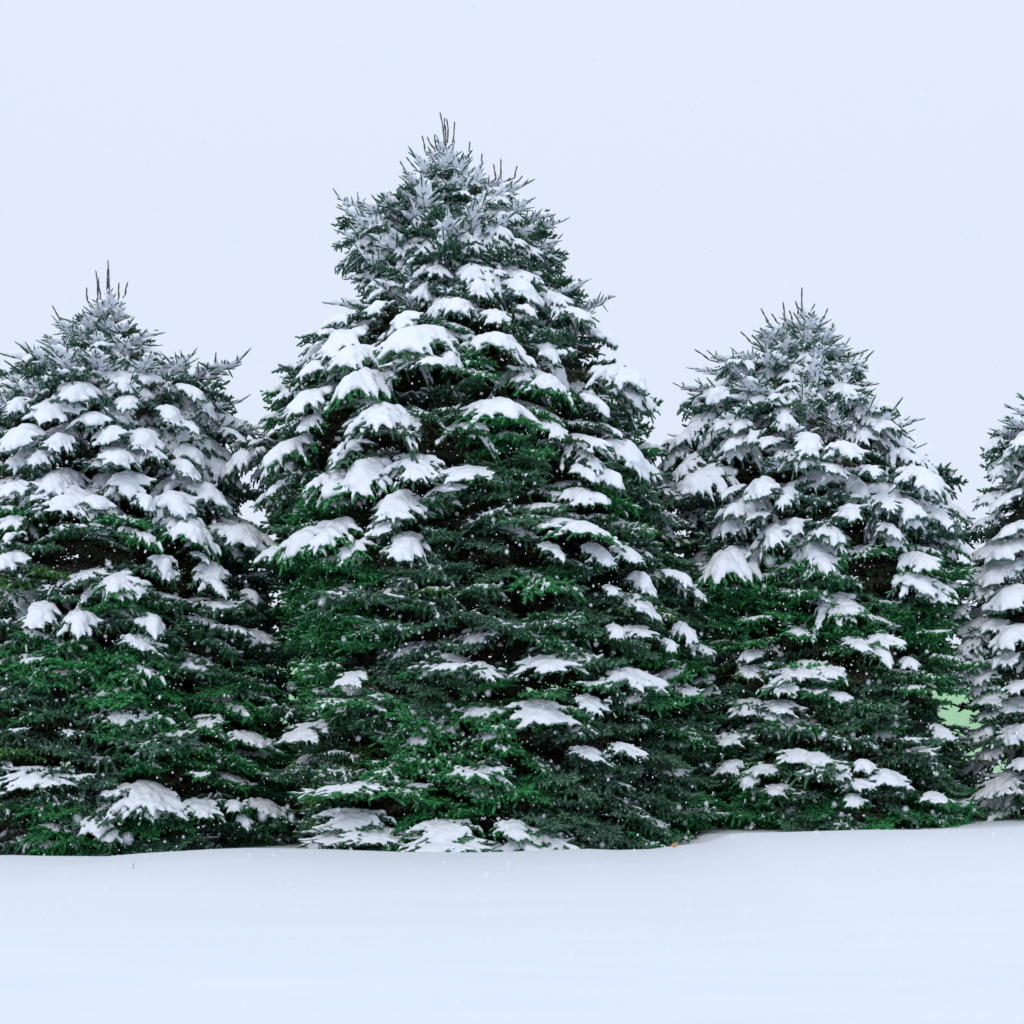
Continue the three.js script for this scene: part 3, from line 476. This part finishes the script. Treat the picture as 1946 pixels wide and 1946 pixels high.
const treeD = spruce({
  name: 'spruce_tree_003', label: 'thickly snowed spruce mostly cut off by the right edge', seed: 53, z: -22.8, cx: 2030, topAbove: 0.86, snowAbove: 0.1, greyAbove: 0.3, load: loads(0.1, 0.25, 0.9),
  left: [[600, 2028], [768, 1946], [815, 1876], [880, 1860], [925, 1886], [975, 1856], [1090, 1840], [1200, 1815], [1300, 1812], [1330, 1838], [1370, 1856], [1400, 1842], [1480, 1840], [1590, 1885]],
  right: [[600, 2032], [768, 2110], [880, 2200], [1090, 2230], [1300, 2250], [1590, 2260]],
  caps: [[1944, 786, 50, t], [1934, 812, 56, t], [1960, 770, 50, t], [1900, 826, 56, t], [1950, 830, 60, f], [1930, 846, 66, f], [1890, 835, 56, f], [1916, 875, 66, f], [1883, 938, 56, f], [1916, 945, 76, h], [1876, 985, 64, f], [1927, 1003, 76, h], [1920, 1036, 86, h], [1868, 1044, 56, f], [1890, 1080, 86, h], [1861, 1113, 76, h], [1916, 1131, 86, h], [1876, 1186, 80, h], [1828, 1277, 72, h], [1840, 1192, 84, h], [1843, 1222, 74, h], [1924, 1200, 70, h], [1900, 1250, 70, f], [1934, 1299, 76, h], [1920, 1340, 86, h], [1923, 1394, 76, h], [1880, 1430, 66, h], [1898, 1486, 114, h], [1940, 1450, 70, h], [1876, 1350, 66, f], [1872, 1390, 66, f], [1862, 1304, 60, f], [1812, 1246, 60, f], [1850, 1252, 60, f], [1822, 1302, 56, f], [1868, 1280, 60, h], [1815, 1160, 56, f], [1846, 1400, 60, f], [1886, 1322, 70, h], [1898, 1548, 50, h]],
  leaders: [],
});
for (const t of [treeA, treeB, treeC, treeD]) t.userData.group = 'spruces standing in a row';

// ───────────────────────── small things ─────────────────────────
{ // dry leaf caught at the edge of the snow
  const p = spot(1282, 1606, -18.75), g = new THREE.SphereGeometry(1, 12, 8); g.scale(0.045, 0.006, 0.03);
  const pos = g.attributes.position; for (let i = 0; i < pos.count; i++) pos.setY(i, pos.getY(i) + 6 * pos.getX(i) ** 2 + 3 * pos.getZ(i) * pos.getX(i)); g.computeVertexNormals();
  const o = mesh('fallen_leaf', g, std(0.42, 0.25, 0.07, 0.8)); o.position.set(p.x, Math.max(p.y, groundY(p.x, -18.75) + 0.03), -18.75); o.rotation.set(1.0, 0.3, 0.15);
  tag(o, 'small ochre dry leaf at the snow edge below the tallest spruce', 'leaf');
}
{ // grass stalk
  let z = -17, p; for (let i = 0; i < 30; i++) { p = spot(253, 1648, z); if (p.y < groundY(p.x, z)) z += 0.25; else break; }
  const B = new Buf(); tube(B, [V(0, -0.05, 0), V(0.004, 0.03, 0), V(0.006, 0.075, 0)], [0.004, 0.0035, 0.002], [1, 1, 1], 5);
  const o = mesh('grass_stalk', B.geo(), std(0.12, 0.1, 0.08, 0.9)); o.position.set(p.x, groundY(p.x, z), z);
  tag(o, 'thin dry grass stalk poking out of the snow below the left spruce', 'grass stalk');
}
{ // thin pole behind the right-hand gap
  const a = spot(1861, 1095, -46), g = new THREE.Group(); g.name = 'pole'; g.position.set(a.x, -0.1, -46); scene.add(g);
  mesh('shaft', new THREE.CylinderGeometry(0.035, 0.05, 8, 12).translate(0, 4, 0), std(0.72, 0.72, 0.74, 0.5), g);
  mesh('cap', new THREE.SphereGeometry(0.06, 12, 8).translate(0, 8.02, 0), std(0.5, 0.5, 0.52, 0.5), g);
  tag(g, 'thin pale pole far behind the spruce at the right edge', 'pole');
}
{ // falling snow
  const rnd = rng(777), n = 10500, g = new THREE.IcosahedronGeometry(1, 1), im = new THREE.InstancedMesh(g, flakeMat, n), m4 = new THREE.Matrix4(), q = new THREE.Quaternion(), e = new THREE.Euler();
  for (let i = 0; i < n; i++) {
    const near = i < 44, depth = near ? 2.2 + 3.5 * rnd() : Math.pow(lerp(Math.pow(4, 1.9), Math.pow(18.3, 1.9), rnd()), 1 / 1.9);
    const half = depth * 0.40, x = (rnd() * 2 - 1) * half, yc = CAM_Y + depth * Math.tan(PITCH), y = yc + (rnd() * 2 - 1) * half;
    const r = near ? 0.003 + 0.003 * rnd() : (0.0026 + 0.005 * Math.pow(rnd(), 3.2)) * lerp(0.75, 1.05, depth / 18);
    e.set(rnd() * 6.3, rnd() * 6.3, -0.35 + rnd() * 0.3); q.setFromEuler(e);
    m4.compose(V(x, Math.max(y, groundY(x, -depth) + 0.05), -depth), q, V(r, r * (1 + 0.9 * rnd()), r * 0.75)); im.setMatrixAt(i, m4);
  }
  im.name = 'falling_snow'; im.castShadow = im.receiveShadow = true; scene.add(im);
  tag(im, 'snowflakes drifting down in front of the spruces', 'snowflakes', null, 'stuff');
}

renderer.render(scene, camera);
